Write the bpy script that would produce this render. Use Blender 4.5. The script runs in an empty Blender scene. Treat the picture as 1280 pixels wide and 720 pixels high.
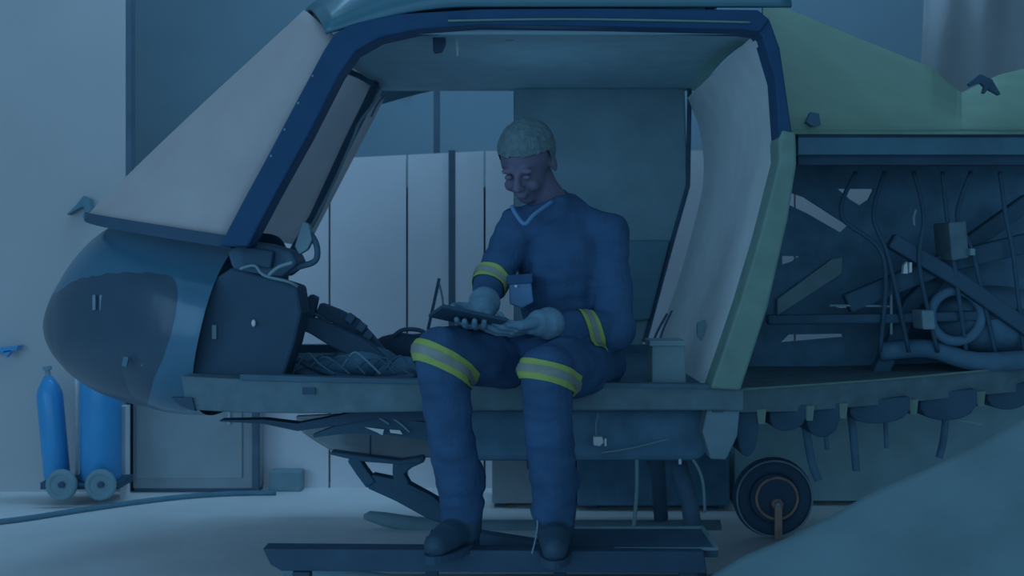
import bpy, bmesh, math, random
from mathutils import Vector, Matrix, noise

random.seed(7)
C = bpy.context.scene.collection
SC = bpy.context.scene

# ------------------------------------------------------------------ camera
F = 1400.0            # focal length in pixels of a 1280 wide frame
CAMH = 1.10
cam_d = bpy.data.cameras.new('camera'); cam = bpy.data.objects.new('camera', cam_d); C.objects.link(cam)
cam.location = (0, 0, CAMH); cam.rotation_euler = (math.pi/2, 0, 0)
cam_d.sensor_width = 36.0; cam_d.lens = 36.0*F/1280.0
cam_d.shift_y = -30.0/1280.0
cam_d.dof.use_dof = True; cam_d.dof.focus_distance = 3.6; cam_d.dof.aperture_fstop = 3.2
SC.camera = cam

# ------------------------------------------------------------------ light
W = bpy.data.worlds.new('world'); SC.world = W; W.use_nodes = True
wn = W.node_tree; bg = wn.nodes['Background']
bg.inputs['Color'].default_value = (0.32, 0.66, 1.0, 1); bg.inputs['Strength'].default_value = 0.14

def area(name, loc, target, sx, sy, power, col):
    l = bpy.data.lights.new(name, 'AREA'); l.shape = 'RECTANGLE'; l.size = sx; l.size_y = sy
    l.energy = power; l.color = col
    o = bpy.data.objects.new(name, l); C.objects.link(o); o.location = loc
    o.rotation_euler = (Vector(target)-Vector(loc)).to_track_quat('-Z', 'Y').to_euler()
    return o
area('front_fill', (-0.8, -5.5, 2.0), (0.0, 4.5, 0.8), 11.0, 3.8, 165, (0.32, 0.66, 1.0))  # added broad fill behind the camera, evens out the front faces
area('side_fill', (-4.6, 0.2, 1.9), (0.8, 4.3, 1.1), 2.6, 2.2, 36, (0.32, 0.66, 1.0))  # added fill from the left to brighten the cabin bulkhead
area('overhead_fill', (-1.5, 2.2, 4.6), (-1.2, 4.9, 0.0), 5.0, 2.0, 14, (0.32, 0.66, 1.0))  # added soft fill from above for the walls and floor
cl_ = bpy.data.lights.new('cabin_fill', 'POINT'); cl_.energy = 0.9; cl_.color = (0.30, 0.66, 1.0); cl_.shadow_soft_size = 0.2  # added fill inside the cabin to lift the bulkhead
clo = bpy.data.objects.new('cabin_fill', cl_); C.objects.link(clo); clo.location = (0.1, 4.2, 1.5)
area('rear_fill', (0.2, 4.9, 4.0), (0.2, 5.45, 0.5), 3.8, 0.6, 40, (0.32, 0.66, 1.0))  # added fill above the low partition behind the fuselage
area('upper_wall_light', (0.0, 5.9, 4.4), (0.0, 7.5, 2.2), 8.0, 0.5, 12, (0.32, 0.66, 1.0))

vs = SC.view_settings
SC.display_settings.display_device = 'sRGB'
vs.view_transform = 'Standard'; vs.look = 'None'; vs.exposure = 0.0; vs.gamma = 1.0
vs.use_curve_mapping = False

# ------------------------------------------------------------------ materials
LREF = (0.115, 0.225, 0.35)
def lin(c):
    c = c/255.0
    return c/12.92 if c <= 0.04045 else ((c+0.055)/1.055)**2.4
def mat(name, rgb, rough=0.7, metal=0.0, var=0.10, scale=9.0, bump=0.0, bscale=40.0, coat=0.0, spec=0.3):
    """rgb: surface colour as seen under this hangar's blue light (0-255)"""
    col = [min(0.85, lin(v)/l) for v, l in zip(rgb, LREF)]
    m = bpy.data.materials.new(name); m.use_nodes = True
    nt = m.node_tree; b = nt.nodes['Principled BSDF']
    tc = nt.nodes.new('ShaderNodeTexCoord'); nz = nt.nodes.new('ShaderNodeTexNoise')
    nz.inputs['Scale'].default_value = scale; nz.inputs['Detail'].default_value = 4
    nt.links.new(tc.outputs['Object'], nz.inputs['Vector'])
    rp = nt.nodes.new('ShaderNodeValToRGB')
    rp.color_ramp.elements[0].position = 0.3; rp.color_ramp.elements[1].position = 0.7
    rp.color_ramp.elements[0].color = (*[v*(1-var) for v in col], 1)
    rp.color_ramp.elements[1].color = (*[min(0.9, v*(1+var)) for v in col], 1)
    nt.links.new(nz.outputs['Fac'], rp.inputs['Fac']); nt.links.new(rp.outputs['Color'], b.inputs['Base Color'])
    b.inputs['Roughness'].default_value = rough; b.inputs['Metallic'].default_value = metal
    b.inputs['Specular IOR Level'].default_value = spec
    b.inputs['Coat Weight'].default_value = coat; b.inputs['Coat Roughness'].default_value = 0.12
    if bump:
        n2 = nt.nodes.new('ShaderNodeTexNoise'); n2.inputs['Scale'].default_value = bscale
        nt.links.new(tc.outputs['Object'], n2.inputs['Vector'])
        bp = nt.nodes.new('ShaderNodeBump'); bp.inputs['Strength'].default_value = bump; bp.inputs['Distance'].default_value = 0.01
        nt.links.new(n2.outputs['Fac'], bp.inputs['Height']); nt.links.new(bp.outputs['Normal'], b.inputs['Normal'])
    return m

M = {}
M['white_wall']  = mat('white_wall_panel', (88, 118, 148), 0.8, var=0.05, scale=2)
M['left_wall']   = mat('left_wall_paint', (70, 96, 120), 0.85, var=0.04, scale=2)
M['seam']        = mat('dark_wall_seam', (30, 55, 80), 0.9)
M['dark_wall']   = mat('dark_upper_wall', (47, 80, 108), 0.9, var=0.06, scale=1.5)
M['floor']       = mat('painted_concrete', (92, 126, 172), 0.55, var=0.07, scale=3, bump=0.1)
M['roof']        = mat('roof_paint_teal', (24, 62, 88), 0.35, var=0.06, coat=0.3)
M['frame']       = mat('door_frame_blue_black', (12, 40, 74), 0.5, var=0.08, spec=0.1)
M['primer']      = mat('green_primer', (44, 78, 90), 0.6, var=0.10, scale=14)
M['nose']        = mat('nose_paint_blue', (20, 58, 90), 0.38, var=0.04, coat=0.45, spec=0.4)
M['tint']        = mat('dark_tinted_glass', (19, 42, 66), 0.35, var=0.04, coat=0.25)
M['rubber']      = mat('black_rubber', (19, 44, 70), 0.7)
M['black']       = mat('black_equipment', (24, 52, 80), 0.6, var=0.15)
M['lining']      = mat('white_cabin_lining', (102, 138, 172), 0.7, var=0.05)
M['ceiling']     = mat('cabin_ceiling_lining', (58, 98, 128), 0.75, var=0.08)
M['far_door']    = mat('far_door_trim', (46, 80, 106), 0.8, var=0.08)
M['cabin_floor'] = mat('cabin_floor_dark', (28, 58, 84), 0.8, var=0.15)
M['sill']        = mat('sill_primer', (35, 64, 86), 0.65, var=0.14, scale=18)
M['olive']       = mat('olive_cowling', (46, 80, 86), 0.55, var=0.07, scale=6)
M['groove']      = mat('cowling_edge_blue', (30, 66, 94), 0.5)
M['bay']         = mat('engine_bay_dark', (31, 66, 98), 0.75, var=0.18, scale=12)
M['bay_grey']    = mat('bay_grey_panel', (66, 94, 112), 0.7)
M['metal']       = mat('bare_metal_skin', (62, 92, 118), 0.4, metal=0.3, var=0.15, scale=8)
M['bright']      = mat('white_plastic', (200, 215, 225), 0.5, var=0.02)
M['cable']       = mat('grey_cable', (48, 82, 108), 0.6)
M['cabinet']     = mat('grey_cabinet', (56, 84, 108), 0.7, var=0.06)
M['cabinet_dk']  = mat('dark_cabinet', (54, 94, 120), 0.7, var=0.08)
M['blue']        = mat('blue_cylinder_paint', (20, 80, 136), 0.4, var=0.05, coat=0.3)
M['wheel_grey']  = mat('cart_wheel_dark', (44, 78, 104), 0.7)
M['rust']        = mat('rusty_hub', (66, 76, 86), 0.8, var=0.2, scale=20)
M['tarp']        = mat('grey_tarp', (38, 70, 92), 0.75, var=0.12, scale=5, bump=0.4, bscale=18)
M['plastic']     = mat('milky_sheet', (66, 92, 116), 0.6, var=0.12, scale=3)
M['coverall']    = mat('navy_coverall', (18, 47, 83), 0.9, var=0.14, scale=11, bump=0.3, bscale=90)
M['yellow']      = mat('yellow_green_tape', (64, 98, 64), 0.6, var=0.08)
M['silver']      = mat('silver_tape', (54, 78, 92), 0.4, var=0.1)
M['glove']       = mat('grey_glove', (40, 76, 108), 0.85, var=0.12, scale=30)
M['skin']        = mat('skin', (40, 54, 82), 0.6, var=0.06)
M['hair']        = mat('grey_hair', (36, 64, 84), 0.8, var=0.2, scale=60, bump=0.5, bscale=160)
M['boot']        = mat('black_boot', (18, 42, 66), 0.5)
M['hose']      = mat('bay_hose', (20, 48, 74), 0.7)
M['box']       = mat('grey_box_paint', (48, 82, 106), 0.7)
M['cabbadge']= mat('light_badge', (34, 72, 116), 0.5)
def film(name, src, mixv):
    m = src.copy(); m.name = name
    nt = m.node_tree; b = nt.nodes['Principled BSDF']; out = nt.nodes['Material Output']
    tr = nt.nodes.new('ShaderNodeBsdfTranslucent'); tr.inputs['Color'].default_value = (0.7, 0.72, 0.75, 1)
    mx = nt.nodes.new('ShaderNodeMixShader'); mx.inputs[0].default_value = 0.35
    nt.links.new(b.outputs[0], mx.inputs[1]); nt.links.new(tr.outputs[0], mx.inputs[2])
    tp = nt.nodes.new('ShaderNodeBsdfTransparent'); m2 = nt.nodes.new('ShaderNodeMixShader'); m2.inputs[0].default_value = mixv
    nt.links.new(mx.outputs[0], m2.inputs[1]); nt.links.new(tp.outputs[0], m2.inputs[2])
    nt.links.new(m2.outputs[0], out.inputs['Surface'])
    return m
M['windshield'] = film('filmed_windshield', mat('film_base', (88, 113, 138), 0.5, var=0.05), 0.15)
M['sheet'] = film('hanging_sheet', M['plastic'], 0.2)

# ------------------------------------------------------------------ helpers
def P(px, py, d):
    return Vector(((px-640.0)*d/F, d, CAMH-(py-330.0)*d/F))

def obj(name, bm, m, parent=None, smooth=False, bevel=0.0):
    bmesh.ops.recalc_face_normals(bm, faces=bm.faces[:])
    me = bpy.data.meshes.new(name); bm.to_mesh(me); bm.free()
    for mm in (m if isinstance(m, (list, tuple)) else [m]): me.materials.append(mm)
    if smooth:
        for p in me.polygons: p.use_smooth = True
    o = bpy.data.objects.new(name, me); C.objects.link(o)
    if bevel:
        bv = o.modifiers.new('bevel', 'BEVEL'); bv.width = bevel; bv.segments = 2; bv.limit_method = 'ANGLE'
    if parent is not None: attach(o, parent)
    return o
def world_mat(o):
    mt = Matrix.LocRotScale(o.location, o.rotation_euler, o.scale)
    if o.parent: return world_mat(o.parent) @ o.matrix_parent_inverse @ mt
    return mt
def attach(o, parent):
    o.parent = parent; o.matrix_parent_inverse = world_mat(parent).inverted()
def thing(name, label, cat, loc, group=None):
    o = bpy.data.objects.new(name, None); C.objects.link(o); o.location = loc; o.empty_display_size = 0.1
    o['label'] = label; o['category'] = cat
    if group: o['group'] = group
    return o
def tag(o, label, cat, group=None):
    o['label'] = label; o['category'] = cat
    if group: o['group'] = group
    return o
def struct(name, bm, m, **k):
    o = obj(name, bm, m, **k); o['kind'] = 'structure'; return o

def add_prism(bm, pts, d0, d1):
    """pts: pixel outline at depth d0, extruded straight back to depth d1"""
    w = [P(x, y, d0) for x, y in pts]
    a = [bm.verts.new(v) for v in w]; b = [bm.verts.new((v.x, d1, v.z)) for v in w]
    n = len(w)
    bm.faces.new(a); bm.faces.new(b[::-1])
    for i in range(n):
        j = (i+1) % n; bm.faces.new((a[i], b[i], b[j], a[j]))
    return bm
def prism(pts, d0, d1): return add_prism(bmesh.new(), pts, d0, d1)
def add_box(bm, c, s, rot=None):
    vs_ = bmesh.ops.create_cube(bm, size=1.0)['verts']
    mt = Matrix.Translation(c) @ (rot.to_4x4() if rot else Matrix()) @ Matrix.Diagonal((*s, 1))
    bmesh.ops.transform(bm, matrix=mt, verts=vs_)
    return bm
def box(c, s, rot=None): return add_box(bmesh.new(), c, s, rot)
def frame_for(d):
    d = d.normalized(); u = Vector((0, 0, 1)) if abs(d.z) < 0.9 else Vector((1, 0, 0))
    a = d.cross(u).normalized(); return a, a.cross(d).normalized()
def add_tube(bm, pts, r, seg=10, cap=True):
    pts = [Vector(p) for p in pts]; rs = r if isinstance(r, (list, tuple)) else [r]*len(pts)
    rings = []
    a = None
    for i, p in enumerate(pts):
        d = (pts[min(i+1, len(pts)-1)]-pts[max(i-1, 0)]).normalized()
        if a is None: a, b = frame_for(d)
        else:
            a = (a - d*a.dot(d)).normalized(); b = a.cross(d).normalized()
        rings.append([bm.verts.new(p + (a*math.cos(2*math.pi*k/seg)+b*math.sin(2*math.pi*k/seg))*rs[i]) for k in range(seg)])
    for i in range(len(rings)-1):
        for k in range(seg):
            l = (k+1) % seg; bm.faces.new((rings[i][k], rings[i][l], rings[i+1][l], rings[i+1][k]))
    if cap:
        bm.faces.new(rings[0]); bm.faces.new(rings[-1][::-1])
    return bm
def tube(pts, r, seg=10): return add_tube(bmesh.new(), pts, r, seg)
def smooth_path(pts, n=6):
    pts = [Vector(p) for p in pts]; out = []
    for i in range(len(pts)-1):
        p0, p1, p2, p3 = pts[max(i-1, 0)], pts[i], pts[i+1], pts[min(i+2, len(pts)-1)]
        for k in range(n):
            t = k/n
            out.append(0.5*((2*p1)+(p2-p0)*t+(2*p0-5*p1+4*p2-p3)*t*t+(3*p1-p0-3*p2+p3)*t**3))
    out.append(pts[-1]); return out
def ptube(pp, r, seg=10, sm=True):
    pts = [P(*q) for q in pp]
    return tube(smooth_path(pts) if sm else pts, r, seg)
JIT = [0]
def strap(bm, pp, w, thick):
    """flat-sided bar through pixel points (x, y, depth): width w (m) in the picture's plane, thickness thick in depth"""
    JIT[0] = (JIT[0]+1) % 7
    pts = [P(*q)-Vector((0, .0012*JIT[0], 0)) for q in pp]; L = []; R = []
    for i, p in enumerate(pts):
        d = (pts[min(i+1, len(pts)-1)]-pts[max(i-1, 0)]); d.y = 0; d.normalize()
        n = Vector((-d.z, 0, d.x))
        ww = w[i] if isinstance(w, (list, tuple)) else w
        L.append(p+n*ww/2); R.append(p-n*ww/2)
    off = Vector((0, thick, 0)); rings = []
    for l, r_ in zip(L, R):
        rings.append([bm.verts.new(v) for v in (l, r_, r_+off, l+off)])
    for i in range(len(rings)-1):
        for k in range(4):
            j = (k+1) % 4; bm.faces.new((rings[i][k], rings[i][j], rings[i+1][j], rings[i+1][k]))
    bm.faces.new(rings[0]); bm.faces.new(rings[-1][::-1])
    return bm
def add_ball(bm, c, r, sx=1, sy=1, sz=1, seg=20, rot=None):
    v = bmesh.ops.create_uvsphere(bm, u_segments=seg, v_segments=max(8, seg//2), radius=r)['verts']
    mt = Matrix.Translation(c) @ (rot.to_4x4() if rot else Matrix()) @ Matrix.Diagonal((sx, sy, sz, 1))
    bmesh.ops.transform(bm, matrix=mt, verts=v); return bm
def ball(*a, **k): return add_ball(bmesh.new(), *a, **k)
def add_disc(bm, c, r, t, axis='Y', seg=32, r2=None):
    v = bmesh.ops.create_cone(bm, cap_ends=True, segments=seg, radius1=r, radius2=r if r2 is None else r2, depth=t)['verts']
    R = Matrix.Rotation(math.pi/2, 4, 'X') if axis == 'Y' else (Matrix.Rotation(math.pi/2, 4, 'Y') if axis == 'X' else Matrix())
    bmesh.ops.transform(bm, matrix=Matrix.Translation(c) @ R, verts=v); return bm
def torus(c, R, r, seg=40, sub=10):
    pts = [Vector(c)+Vector((math.cos(t), 0, math.sin(t)))*R for t in [2*math.pi*i/seg for i in range(seg)]]
    bm = bmesh.new(); rings = []
    for i, p in enumerate(pts):
        o = (p-Vector(c)).normalized()
        rings.append([bm.verts.new(p+(o*math.cos(2*math.pi*k/sub)+Vector((0, 1, 0))*math.sin(2*math.pi*k/sub))*r) for k in range(sub)])
    for i in range(seg):
        for k in range(sub):
            l = (k+1) % sub; j = (i+1) % seg; bm.faces.new((rings[i][k], rings[i][l], rings[j][l], rings[j][k]))
    return bm
def solidify(bm, t):
    bmesh.ops.recalc_face_normals(bm, faces=bm.faces[:]); bmesh.ops.solidify(bm, geom=bm.faces[:], thickness=t); return bm
def grid(fn, nu, nv):
    bm = bmesh.new(); V = [[bm.verts.new(fn(i/nu, j/nv)) for j in range(nv+1)] for i in range(nu+1)]
    for i in range(nu):
        for j in range(nv):
            bm.faces.new((V[i][j], V[i+1][j], V[i+1][j+1], V[i][j+1]))
    return bm
def plate_with_holes(outer, holes, d, thick):
    cu = bpy.data.curves.new('tmp', 'CURVE'); cu.dimensions = '2D'; cu.fill_mode = 'BOTH'; cu.extrude = thick/2
    for loop in [outer]+holes:
        sp = cu.splines.new('POLY'); sp.points.add(len(loop)-1)
        for k, (x, y) in enumerate(loop):
            q = P(x, y, d); sp.points[k].co = (q.x, q.z, 0, 1)
        sp.use_cyclic_u = True
    t = bpy.data.objects.new('tmp', cu); C.objects.link(t)
    dg = bpy.context.evaluated_depsgraph_get(); me = bpy.data.meshes.new_from_object(t.evaluated_get(dg))
    bm = bmesh.new(); bm.from_mesh(me); bpy.data.objects.remove(t); bpy.data.meshes.remove(me); bpy.data.curves.remove(cu)
    for v in bm.verts: v.co = Vector((v.co.x, d+v.co.z, v.co.y))
    bmesh.ops.remove_doubles(bm, verts=bm.verts[:], dist=1e-5)
    return bm
def project(v): return 640+v.x*F/v.y, 330-(v.z-CAMH)*F/v.y
def inside(x, y, poly):
    r = False; j = len(poly)-1
    for i in range(len(poly)):
        xi, yi = poly[i]; xj, yj = poly[j]
        if (yi > y) != (yj > y) and x < (xj-xi)*(y-yi)/(yj-yi)+xi: r = not r
        j = i
    return r
def table(t, x):
    if x <= t[0][0]: return t[0][1:]
    for a, b in zip(t, t[1:]):
        if x <= b[0]:
            k = (x-a[0])/(b[0]-a[0]); return tuple(p+(q-p)*k for p, q in zip(a[1:], b[1:]))
    return t[-1][1:]

def smooth_table(t, x):
    acc = [0.0]*(len(t[0])-1); n = 9; w = min(14, (x-t[0][0])*.8)
    for k in range(n):
        r = table(t, x+w*(2*k/(n-1)-1)); acc = [a+b/n for a, b in zip(acc, r)]
    return acc

# ------------------------------------------------------------------ the room
struct('floor', box((0, 5.0, -0.05), (16, 14, 0.1)), M['floor'])
struct('wall_back', box((0, 7.55, 2.3), (16, 0.1, 4.6)), M['dark_wall'])
bm = bmesh.new()                       # low white panelled wall, joints every 0.38 m
pw = 97*5.5/F
x0 = (413-640)*5.5/F - 7*pw
for k in range(24):
    a = x0+k*pw; b = a+pw-0.010
    def top(x):
        px = 640+x*F/5.5
        return CAMH+(330-(210 if px < 175 else 210-(px-175)*22/445 if px < 620 else 188))*5.5/F
    vv = [bm.verts.new(q) for q in ((a, 5.5, 0), (b, 5.5, 0), (b, 5.5, top(b)), (a, 5.5, top(a)),
                                    (a, 5.54, 0), (b, 5.54, 0), (b, 5.54, top(b)), (a, 5.54, top(a)))]
    for f in ((0, 1, 2, 3), (4, 7, 6, 5), (0, 4, 5, 1), (1, 5, 6, 2), (2, 6, 7, 3), (3, 7, 4, 0)): bm.faces.new([vv[i] for i in f])
struct('wall_low_partition', bm, M['white_wall'])
struct('trim_1', box((x0+12*pw, 5.56, 0.75), (24*pw, 0.03, 1.46)), M['seam'])
xl = (158-640)*5.42/F
struct('wall_left', box((xl-2.0, 5.43, 1.7), (4.0, 0.04, 3.4)), M['left_wall'])
struct('trim_2', box((xl+0.014, 5.44, 1.7), (0.024, 0.06, 3.4)), M['seam'])
struct('trim_3', prism([(150, 508), (157, 508), (157, 622), (150, 622)], 5.28, 5.34), M['lining'])

# ------------------------------------------------------------------ helicopter
YN, YC, YF = 3.50, 4.20, 4.90
H = thing('helicopter', 'stripped dark blue helicopter fuselage with open cabin and blank nose standing in the hangar', 'helicopter', (0, YC, 0))

# nose shell and chin window
NT = [  # px, top, bottom, half width
 (54, 398, 416, .02), (58, 374, 438, .12), (66, 346, 458, .20), (78, 322, 472, .27), (95, 298, 486, .34), (112, 282, 495, .40), (130, 273, 501, .45),
 (160, 272, 508, .51), (200, 276, 513, .57), (240, 283, 515, .61), (292, 292, 515, .64)]
chin = [(30, 372), (70, 366), (90, 352), (115, 344), (160, 340), (208, 342), (220, 350), (223, 368), (217, 410), (205, 445), (192, 475), (178, 530), (30, 530)]
SX, SV = 230, 220
rings = []
for i in range(SX+1):
    t = (i/SX)**1.4
    px = 54+(292-54)*t
    tp, bt, hw = smooth_table(NT, px)
    d = YC-hw*0.8; x = (px-640)*d/F
    dz = YC-hw*0.1
    zt = CAMH-(tp-330)*dz/F; zb = CAMH-(bt-330)*dz/F
    zc, h = (zt+zb)/2, (zt-zb)/2
    ring = []
    for k in range(SV):
        a = 2*math.pi*k/SV; ca, sa = math.cos(a), math.sin(a)
        e = 0.8
        y = YC-hw*math.copysign(abs(ca)**e, ca); z = zc+h*math.copysign(abs(sa)**e, sa)
        s = max(0, (t-0.45)/0.55)
        ring.append(Vector((x-s*0.15*(zt-z)/(zt-zb+1e-6), y, z)))
    rings.append(ring)
bmA, bmB = bmesh.new(), bmesh.new()
va, vb = {}, {}
def is_glass(i, k):
    ks = [(i, k), (i+1, k), (i+1, (k+1) % SV), (i, (k+1) % SV)]
    c = sum((rings[a][b] for a, b in ks), Vector())/4
    if c.y > YC: c.y = 2*YC-c.y
    return inside(*project(c), chin)
G = [[is_glass(i, k) for k in range(SV)] for i in range(SX)]
nb = {}                      # even out the stepped edge between shell and glass
for i in range(1, SX):
    for k in range(SV):
        if G[i-1][k] != G[i][k]:
            a, b = (i, k), (i, (k+1) % SV); nb.setdefault(a, []).append(b); nb.setdefault(b, []).append(a)
        if G[i][k] != G[i][k-1]:
            a, b = (i, k), (i+1, k); nb.setdefault(a, []).append(b); nb.setdefault(b, []).append(a)
for it in range(14):
    new = {q: (rings[q[0]][q[1]]*2+sum((rings[a][b] for a, b in l), Vector()))/(2+len(l)) for q, l in nb.items() if q[0] > 0}
    for q, v in new.items(): rings[q[0]][q[1]] = v
for it in range(3):          # relax the shell next to it
    new = {}
    for q in nb:
        for di in (-2, -1, 1, 2):
            for dk in (-2, -1, 0, 1, 2):
                i, k = q[0]+di, (q[1]+dk) % SV
                if 1 < i < SX-1 and (i, k) not in nb:
                    new[(i, k)] = (rings[i-1][k]+rings[i+1][k]+rings[i][k-1]+rings[i][(k+1) % SV])/4
    for q, v in new.items(): rings[q[0]][q[1]] = v
def gv(bm_, dct, key):
    if key not in dct: dct[key] = bm_.verts.new(rings[key[0]][key[1]])
    return dct[key]
for i in range(SX):
    for k in range(SV):
        ks = [(i, k), (i+1, k), (i+1, (k+1) % SV), (i, (k+1) % SV)]
        glass = G[i][k]
        (bmB if glass else bmA).faces.new([gv(bmB if glass else bmA, vb if glass else va, q) for q in ks])
nose = obj('nose_shell', bmA, M['nose'], H, smooth=True)
cw = obj('chin_window', bmB, M['tint'], H, smooth=True)
# interior grille slats showing through the chin window, and two tabs
gb = bmesh.new()
for k in range(5):
    q = P(118+k*9, 378, 3.74); add_box(gb, q, (0.010, 0.01, 0.05))
g = obj('vent_grille', gb, M['wheel_grey'], cw)
for x in (157, 181):
    obj('window_clip', box(P(x, 452, 3.66), (0.018, 0.012, 0.034), Matrix.Rotation(0.2, 3, 'Y')), M['groove'], cw, bevel=.003)
# windshield: near and far halves, bowed
def shield(sgn):
    T0, B0 = P(394, 33, YC), P(126, 271, YC)
    T1, B1 = P(420, 48, YN+.04), P(290, 300, YN+.04)
    def fn(u, v):
        c = T0.lerp(B0, v); e = T1.lerp(B1, v)
        p = c.lerp(e, u*u); p.y = YC-(YC-e.y)*math.sin(u*math.pi/2)
        p.z += 0.02*math.sin(v*math.pi)*(1-u)
        if sgn > 0: p.y = 2*YC-p.y
        return p
    return solidify(grid(fn, 20, 20), 0.006)
obj('windshield', shield(-1), M['windshield'], H, smooth=True)
obj('windshield', shield(1), M['windshield'], H, smooth=True)
def base_line(u, dz, dy):
    B0, B1 = P(126, 271, YC), P(290, 300, YN+.04); p = B0.lerp(B1, u*u); p.y = YC-(YC-B1.y)*math.sin(u*math.pi/2)-dy; p.z -= dz; return p
lb = bmesh.new(); prev = None
for k in range(17):
    u = k/16; w = .004+.022*math.sin(min(1, u*1.5)*math.pi/2)
    ring = [lb.verts.new(base_line(u, q, e)) for q, e in ((-.012, .012), (w, .02), (w, -.03), (-.004, -.03))]
    if prev:
        for j in range(4): lb.faces.new((prev[j], prev[(j+1) % 4], ring[(j+1) % 4], ring[j]))
    else: lb.faces.new(ring)
    prev = ring
lb.faces.new(prev[::-1])
obj('cowl_lip', lb, M['rubber'], H)
obj('windshield_top_seal', tube(smooth_path([P(386, 29, 4.15), P(404, 34, 3.85), P(426, 47, 3.5)]), 0.012), M['rubber'], H, smooth=True)

# door frame (near): windscreen pillar and header in one
df = obj('door_frame', prism([(274, 308), (300, 258), (330, 203), (375, 118), (405, 62), (418, 42), (440, 29), (500, 17), (600, 11), (750, 10), (948, 12), (962, 24),
     (950, 40), (930, 37), (750, 33), (600, 31), (520, 37), (475, 47), (445, 64), (425, 92), (385, 170), (345, 242), (310, 308)], YN-.06, YN+.05), M['frame'], H, bevel=.006)
obj('door_seal', ptube([(470, 50, 3.52), (520, 39, 3.52), (600, 33, 3.52), (750, 35, 3.52), (930, 39, 3.52), (948, 46, 3.52), (966, 100, 3.52), (974, 185, 3.52)], .007, 8), M['rubber'], df, smooth=True)
obj('door_trim_strip', ptube([(560, 26, 3.435), (700, 24, 3.435), (850, 26, 3.435), (938, 28, 3.435)], .0035, 6), M['primer'], df, smooth=True)
for x, y in ((404, 103), (386, 137), (369, 170), (352, 203)):
    obj('rivet', ball(P(x-13, y-8, 3.44), 0.004), M['cable'], df)
obj('rear_door_post', prism([(944, 36), (953, 46), (969, 100), (975, 186), (993, 186), (988, 150), (975, 60), (962, 24), (950, 14)], YN-.05, YN+.06), M['frame'], H, bevel=.005)
obj('rear_door_pillar', prism([(973, 176), (974, 200), (950, 295), (925, 378), (888, 486), (926, 488), (960, 384), (985, 275), (996, 205), (995, 166), (978, 162)], YN-.056, YN+.064), M['primer'], H, bevel=.008)

# roof shell
def roof(u, v):
    s = 2*v-1; q = abs(s)
    xf = -0.745+0.17*q**2; x = xf+(0.86-xf)*u
    k = min(1, u*3.2); k = math.sin(k*math.pi/2)
    zc = 0.89+0.30*k; ze = 0.715+0.08*k
    z = ze+(zc-ze)*math.cos(q**1.6*math.pi/2)**0.8 if q < 1 else ze
    return Vector((x, YC+s*0.76, CAMH+z))
obj('roof_shell', solidify(grid(roof, 40, 36), 0.012), M['roof'], H, smooth=True)
# ceiling lining
def ceil(u, v):
    s = 2*v-1
    x0_ = -0.56-.10*math.sin(v*math.pi); x = x0_+(0.82-x0_)*u
    return Vector((x, YC+s*0.69, CAMH+0.735+0.035*(v)+0.05*(1-s*s)))
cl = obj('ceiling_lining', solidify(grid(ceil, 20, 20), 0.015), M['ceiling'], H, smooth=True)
for x in (718, 756):
    obj('ceiling_vent', box(P(x, 101, 4.80), (0.085 if x < 730 else .05, 0.05, 0.022)), M['rubber'], cl, bevel=.006)
obj('ceiling_handle', prism([(541, 36), (553, 34), (557, 50), (552, 62), (541, 64)], 3.7, 3.76), M['rubber'], cl, bevel=.006)
obj('ceiling_strap', ptube([(569, 36, 3.8), (571, 52, 3.8), (572, 70, 3.8)], .004, 6), M['lining'], cl)
obj('ceiling_lamp', ball(P(637, 47, 3.8), 0.018, 1.3, 1, .7), M['cable'], cl)
for x, w in ((600, .07), (735, .03)):
    obj('ceiling_latch', box(P(x+10, 35, 3.6), (w, .05, .018)), M['rubber'], cl, bevel=.004)
for x in (520, 700, 860):
    obj('ceiling_rib', box(P(x-8, 56, 4.18)+Vector((0, 0, 0.0)), (0.018, 1.25, 0.012)), M['far_door'], cl)

# rear bulkhead of the cabin (white lining), runs from near to far side
def sheet_y(path, d, y0, y1, t):
    bm = bmesh.new(); pts = smooth_path([P(x, y, d) for x, y in path], 5)
    rows = []
    for p in pts:
        rows.append([bm.verts.new(q) for q in ((p.x, y0, p.z), (p.x, y1, p.z), (p.x+t, y1, p.z), (p.x+t, y0, p.z))])
    for a, b in zip(rows, rows[1:]):
        for k in range(4):
            j = (k+1) % 4; bm.faces.new((a[k], a[j], b[j], b[k]))
    bm.faces.new(rows[0]); bm.faces.new(rows[-1][::-1]); return bm
bh = obj('rear_bulkhead', sheet_y([(944, 42), (966, 100), (972, 185), (948, 292), (922, 378), (884, 486)], YN, YN+.03, YF-.04, .02), M['lining'], H, smooth=False)
obj('bulkhead_edge', ptube([(862, 112, 4.86), (860, 232, 4.86), (838, 310, 4.86), (806, 428, 4.86)], .010, 8, sm=False), M['rubber'], bh)
obj('bulkhead_strap', ptube([(834, 392, 4.4), (822, 414, 4.4), (815, 432, 4.4)], .005, 6), M['rubber'], bh)
obj('bulkhead_strap', ptube([(840, 388, 4.3), (829, 412, 4.3), (822, 434, 4.3)], .004, 6), M['rubber'], bh)
obj('bulkhead_clip', prism([(872, 404), (882, 400), (879, 428), (872, 420)], 3.86, 3.88), M['far_door'], bh)
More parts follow.
